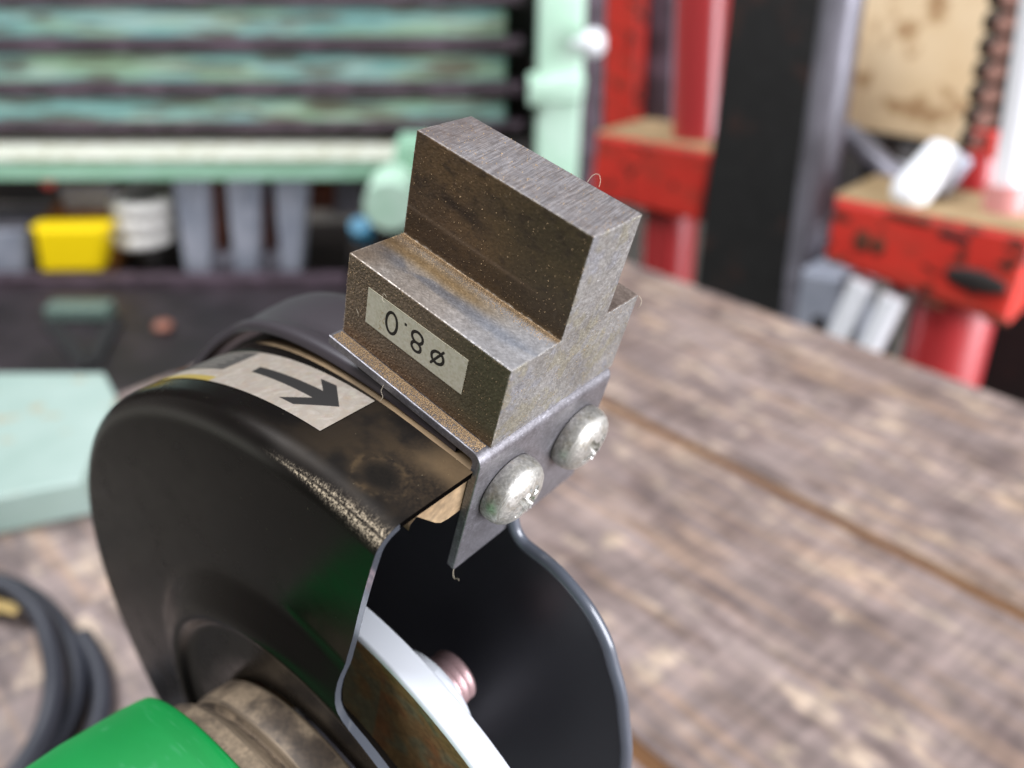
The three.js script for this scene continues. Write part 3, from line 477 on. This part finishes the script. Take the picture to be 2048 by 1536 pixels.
  for (const q of [[[372, 560], [420, 552], [408, 350], [342, 350]], [[470, 545], [515, 545], [516, 350], [448, 350]], [[562, 545], [600, 545], [612, 350], [545, 350]]]) part('channel', moved(slab(q, F(zs), .05, .004), ab), M.alu, al);
  part('foot_rail', moved(slab(R(415, 510, 600, 545), F(zs + .012), .05, .004), ab), M.greySteel, al);
  for (const q of [[408, 455], [510, 552]]) part('panel', moved(slab(R(q[0], 350, q[1], 520), F(zs + .05), .01, 0), ab), M.rust, al);
  const rb = at(650, 450, zs + .1), rp = thing('rusty_plate', 'rusty brown plate leaning behind the grey channels', 'plate', rb); { part('sheet', moved(slab(R(618, 355, 668, 420), F(zs + .1), .012, .002), rb), M.rust, rp); part('grey_sheet', moved(slab(R(664, 355, 722, 430), F(zs + .12), .012, .002), rb), M.greySteel, rp); }
  const blb = at(722, 458, zs - .1), bl = thing('blue_cap', 'small blue cap beside the pale green round end', 'cap', blb); { const g = new THREE.CylinderGeometry(.022, .024, .03, 28); g.rotateX(.6); part('top', g, M.blue, bl); const h = new THREE.CylinderGeometry(.03, .034, .05, 28); h.translate(0, -.05, -.01); part('jar', h, M.dark, bl); }
  const rdb = at(96, 365, zs), rd = thing('red_lever', 'tiny red ball-ended lever hanging above the yellow bin', 'lever', rdb); { part('ball', new THREE.SphereGeometry(.014, 20, 14), M.redGloss, rd); part('stem', rod(V(0, 0, 0), V(.01, .05, -.03), .006), M.greySteel, rd); part('plate', (() => { const g = new RoundedBoxGeometry(.12, .06, .02, 2, .004); g.translate(.06, -.045, -.04); return g; })(), M.greySteel, rd); }
  // low bed in front of the machine
  const lo = at(320, 690, 1.45); lo.y = -.82; const bed = thing('machine_bed', 'dark low machine bed with a V-shaped opening behind the grinder', 'machine bed', lo);
  part('top', moved((() => { const p = at(320, 640, 1.45); const g = new THREE.BoxGeometry(1.3, .04, .5); boxUV(g, .5); g.translate(p.x - .1, p.y - .02, -1.38); return g; })(), lo), M.darkPurple, bed);
  const py = at(320, 640, 1.45).y; const dk = std({ color: new THREE.Color(.012, .012, .012), roughness: .8 });
  part('body', moved((() => { const h = py + .78, g = new THREE.BoxGeometry(1.2, h, .42); boxUV(g, .5); g.translate(-.6, py - .04 - h / 2, -1.36); return g; })(), lo), M.dark, bed);
  for (const [a, b] of [[[100, 645], [176, 738]], [[232, 640], [182, 735]]]) { const A = onY(a[0], a[1], py + .003), B = onY(b[0], b[1], py + .003); const d = B.clone().sub(A), g = new RoundedBoxGeometry(d.length(), .012, .03, 2, .004); g.applyQuaternion(new THREE.Quaternion().setFromUnitVectors(V(1, 0, 0), d.normalize())); g.translate((A.x + B.x) / 2, A.y + .003, (A.z + B.z) / 2); part('vee_bar', moved(g, lo), dk, bed); }
  part('slide', moved((() => { const A = onY(160, 618, py + .02), g = new RoundedBoxGeometry(.13, .03, .045, 2, .006); g.translate(A.x, py + .017, A.z); return g; })(), lo), std({ color: 0x5e7268, roughness: .5 }), bed);
  part('copper_button', moved((() => { const A = onY(326, 652, py + .01), g = new THREE.SphereGeometry(.019, 24, 14); g.scale(1, .55, 1); g.translate(A.x, A.y, A.z); return g; })(), lo), std({ color: 0x94604e, roughness: .5 }), bed);
}

// ---------------------------------------------------------------- red and black machine parts behind the bench at the right
{
  const pl = (off) => ({ p0: V(edge0.x, 0, edge0.z).addScaledVector(nFront, -off), e: eNear, n: nFront });
  const hit = (u, v, off) => { const p = pl(off); return onPlane(u, v, p.p0, p.n); };
  const floorO = (u, v, off) => { const p = hit(u, v, off); p.y = -.82; return p; };
  const R = (pts) => pts;
  // black mast post
  { const o = floorO(1500, 560, .30), t = thing('black_mast_post', 'tall rusty black steel post between the two red brackets', 'post', o);
    part('post', moved(slab([[1380, 640], [1560, 700], [1664, -120], [1472, -120]], pl(.30), .06, .004, .4), o), M.black, t);
    part('lower_post', moved(slab([[1380, 640], [1560, 700], [1490, 1600], [1330, 1500]], pl(.306), .05, .004, .4), o), M.black, t); }
  { const o = floorO(1620, 500, .26), t = thing('grey_guide_rail', 'smooth grey steel rail standing against the black post', 'rail', o);
    part('rail', moved(rod(hit(1702, -120, .26), hit(1604, 560, .26), .0205, 28), o), M.greySteel, t); part('lower_rail', moved(rod(hit(1604, 556, .262), hit(1560, 900, .262), .0195, 28), o), M.greySteel, t);
    part('web', moved(slab([[1618, 560], [1636, 560], [1736, -120], [1716, -120]], pl(.27), .012, .002), o), M.purple, t); }
  // left red assembly
  { const o = floorO(1300, 500, .34), t = thing('red_lift_cylinder', 'red vertical cylinder and channel above a red bracket, left of the black post', 'lift cylinder', o), z = .34;
    part('bracket', moved(slab([[1178, 392], [1396, 446], [1424, 306], [1192, 268]], pl(z), .16, .006), o), M.red, t);
    { const g = slab([[1192, 268], [1424, 306], [1425, 301], [1193, 263]], pl(z + .006), .15, .001); part('dust_layer', moved(g, o), M.dust, t, 'tan dust on the bracket top'); }
    part('left_plate', moved(slab([[1204, 300], [1262, 300], [1280, -120], [1214, -120]], pl(z + .10), .03, .004), o), M.red, t);
    part('channel', moved(slab([[1258, 310], [1338, 310], [1352, -120], [1276, -120]], pl(z + .13), .03, .004), o), M.purple, t);
    part('cylinder', moved(rod(hit(1396, 300, z + .07), hit(1414, -140, z + .07), .0385, 48), o), M.redGloss, t);
    part('lower_cylinder', moved(rod(hit(1342, 420, z + .06), hit(1326, 700, z + .06), .042, 48), o), M.redGloss, t);
    part('lower_shaft', moved(rod(hit(1326, 700, z + .06), hit(1290, 1400, z + .06), .03, 32), o), M.dark, t); }
  // plywood sheet
  { const o = floorO(1850, 290, .46), t = thing('plywood_sheet', 'tan plywood sheet with brown stains standing behind the chain', 'sheet', o); part('panel', moved(slab([[1650, 246], [1940, 296], [2040, -140], [1716, -140]], pl(.46), .018, .002), o), M.ply, t); part('prop', moved(rod(hit(1800, 280, .49), floorO(1800, 280, .49), .02), o), M.dark, t); }
  // chain
  { const a = hit(2062, -140, .30), b = hit(1966, 300, .30), o = floorO(1966, 300, .30), t = thing('leaf_chain', 'dark oily leaf chain hanging in front of the plywood sheet', 'chain', o); const d = b.clone().sub(a), n = 9, q = new THREE.Quaternion().setFromUnitVectors(V(0, 1, 0), d.clone().normalize().negate());
    const ang = new THREE.Quaternion().setFromAxisAngle(V(0, 1, 0), Math.atan2(nFront.x, nFront.z));
    for (let i = 0; i < n; i++) { const p = a.clone().addScaledVector(d, (i + .5) / n), len = d.length() / n;
      const l = new RoundedBoxGeometry(.046, len * .97, .024, 3, .008); l.applyQuaternion(ang); l.translate(p.x, p.y, p.z); part('link', moved(l, o), std({ color: new THREE.Color(.035, .026, .018), roughness: .5, metalness: .5 }), t);
      const pn = new THREE.CylinderGeometry(.0088, .0088, .03, 20); pn.rotateX(Math.PI / 2); pn.applyQuaternion(ang); pn.translate(p.x, p.y, p.z); part('pin', moved(pn, o), std({ color: 0xb48a7c, metalness: .5, roughness: .4 }), t); }
    part('anchor', moved(slab([[1938, 312], [1988, 322], [1996, 262], [1946, 258]], pl(.285), .03, .004), o), M.red, t); part('anchor_rod', moved(rod(hit(1964, 300, .30), hit(1946, 420, .30), .017), o), M.redGloss, t); part('anchor_stud', moved(rod(hit(1946, 400, .3), floorO(1930, 480, .3), .012), o), M.dark, t); }
  // right red assembly
  { const o = floorO(1840, 560, .16), z = .16, t = thing('red_carriage_bracket', 'wide chipped red bracket with a dusty top over a red cylinder at right', 'bracket', o);
    part('block', moved(slab([[1646, 522], [2010, 654], [2070, 474], [1668, 394]], pl(z), .10, .006), o), M.red, t);
    part('dust_layer', moved(slab([[1668, 394], [2070, 474], [2071, 469], [1669, 389]], pl(z + .004), .096, .001), o), M.dust, t, 'tan dust on the bracket top');
    part('notch', moved(slab([[1876, 474], [1936, 490], [1938, 474], [1880, 458]], pl(z - .001), .012, .001), o), M.dark, t);
    { const p = hit(1950, 562, z - .002), g = new THREE.SphereGeometry(.012, 20, 14); g.scale(2.3, .9, .3); g.applyQuaternion(new THREE.Quaternion().setFromRotationMatrix(new THREE.Matrix4().makeBasis(eNear, V(0, 1, 0), nFront))); g.translate(p.x, p.y, p.z); part('oil_plug', moved(g, o), M.dark, t); }
    for (const [n, u, v, a, b] of [['stamped_mark', 1724, 482, .009, .012], ['stamped_mark', 1756, 492, .007, .010], ['paint_chip', 1812, 436, .022, .004], ['paint_chip', 1990, 640, .012, .004], ['paint_chip', 1668, 520, .010, .004], ['paint_chip', 1860, 608, .014, .004]]) { const p = hit(u, v, z - .0005), g = new THREE.SphereGeometry(1, 16, 10); g.scale(a, b, .0016); g.applyQuaternion(new THREE.Quaternion().setFromRotationMatrix(new THREE.Matrix4().makeBasis(eNear, V(0, 1, 0), nFront))); g.translate(p.x, p.y, p.z); part(n, moved(g, o), M.rust, t); }
    part('cylinder', moved(rod(hit(1920, 560, z + .05), hit(1852, 860, z + .05), .0395, 56), o), M.redGloss, t);
    part('stand', moved(rod(hit(1852, 860, z + .05), floorO(1840, 900, z + .05), .03, 32), o), M.dark, t); }
  // chrome rods below
  for (const [u0, v0, u1, v1, lab] of [[1728, 560, 1668, 690, 'left of two bright chrome rods under the red carriage bracket'], [1790, 592, 1726, 724, 'right of two bright chrome rods, next to the red cylinder']]) {
    const o = floorO(u1, v1, .17), t = thing('chrome_rod', lab, 'rod', o, 'chrome rods under the red bracket'); part('rod', moved(rod(hit(u0, v0, .17), hit(u1, v1, .17), .0125, 32), o), M.chrome, t); part('socket', moved(rod(hit(u1, v1, .17), floorO(u1, v1 + 60, .17), .014, 24), o), M.dark, t); }
  { const o = floorO(1620, 600, .2), t = thing('grey_housing', 'grey metal housing with a dark hole left of the chrome rods', 'housing', o); part('body', moved(slab([[1578, 700], [1672, 740], [1690, 556], [1602, 540]], pl(.2), .08, .006), o), M.alu, t); const p = hit(1638, 645, .198), g = new THREE.CylinderGeometry(.008, .008, .006, 24); g.rotateX(Math.PI / 2); g.applyQuaternion(new THREE.Quaternion().setFromAxisAngle(V(0, 1, 0), Math.atan2(nFront.x, nFront.z))); g.translate(p.x, p.y, p.z); part('hole', moved(g, o), M.dark, t); const b = hit(1630, 720, .24); part('stand', moved(rod(b, floorO(1630, 720, .24), .03), o), M.dark, t); }
  // bright handle, pipes
  { const o = floorO(1850, 390, .22), t = thing('white_handle', 'glossy white cylindrical handle lying above the red carriage bracket', 'handle', o); part('grip', moved((() => { const A = hit(1886, 306, .23), B = hit(1824, 382, .19); return merge([rod(A, B, .018, 32, .02), (() => { const g = new THREE.SphereGeometry(.0195, 32, 20); g.translate(B.x, B.y, B.z); return g; })()]); })(), o), M.whiteGloss, t); part('collar', moved(rod(hit(1918, 310, .25), hit(1862, 380, .23), .015, 28), o), M.alu, t); part('stem', moved(rod(hit(1860, 360, .24), floorO(1860, 420, .24), .01), o), M.dark, t); }
  { const o = floorO(1750, 340, .32), t = thing('grey_pipe', 'dull grey pipe running slantwise below the plywood sheet', 'pipe', o); part('pipe', moved(rod(hit(1690, 262, .32), hit(1810, 372, .30), .0125, 24), o), M.greySteel, t); part('clamp', moved(slab([[1712, 378], [1790, 392], [1800, 340], [1724, 322]], pl(.34), .03, .004), o), M.alu, t); part('support', moved(rod(hit(1750, 330, .33), floorO(1750, 330, .33), .012), o), M.dark, t); }
  { const o = floorO(2030, 380, .2), t = thing('chrome_lift_rod', 'bright chrome rod rising at the right edge above the red bracket', 'rod', o); part('rod', moved(rod(hit(2086, -60, .22), hit(2016, 372, .22), .0135, 32), o), M.chrome, t); part('gland', moved(rod(hit(2016, 366, .22), hit(2006, 440, .22), .019, 32), o), std({ color: 0xc98a86, roughness: .35 }), t); part('tube', moved(rod(hit(2006, 440, .225), floorO(2000, 480, .225), .017), o), M.dark, t); }
  { const o = floorO(2050, 700, .30), t = thing('rusty_side_plate', 'dark rusty plate at the right edge behind the red cylinder', 'plate', o); part('plate', moved(slab([[1952, 800], [2240, 980], [2320, 440], [2012, 400]], pl(.30), .02, .003), o), M.black, t); part('foot', moved(rod(hit(2100, 850, .31), floorO(2100, 850, .31), .03), o), M.dark, t); }
}

scene.traverse((o) => { delete o.off; });
renderer.render(scene, camera);
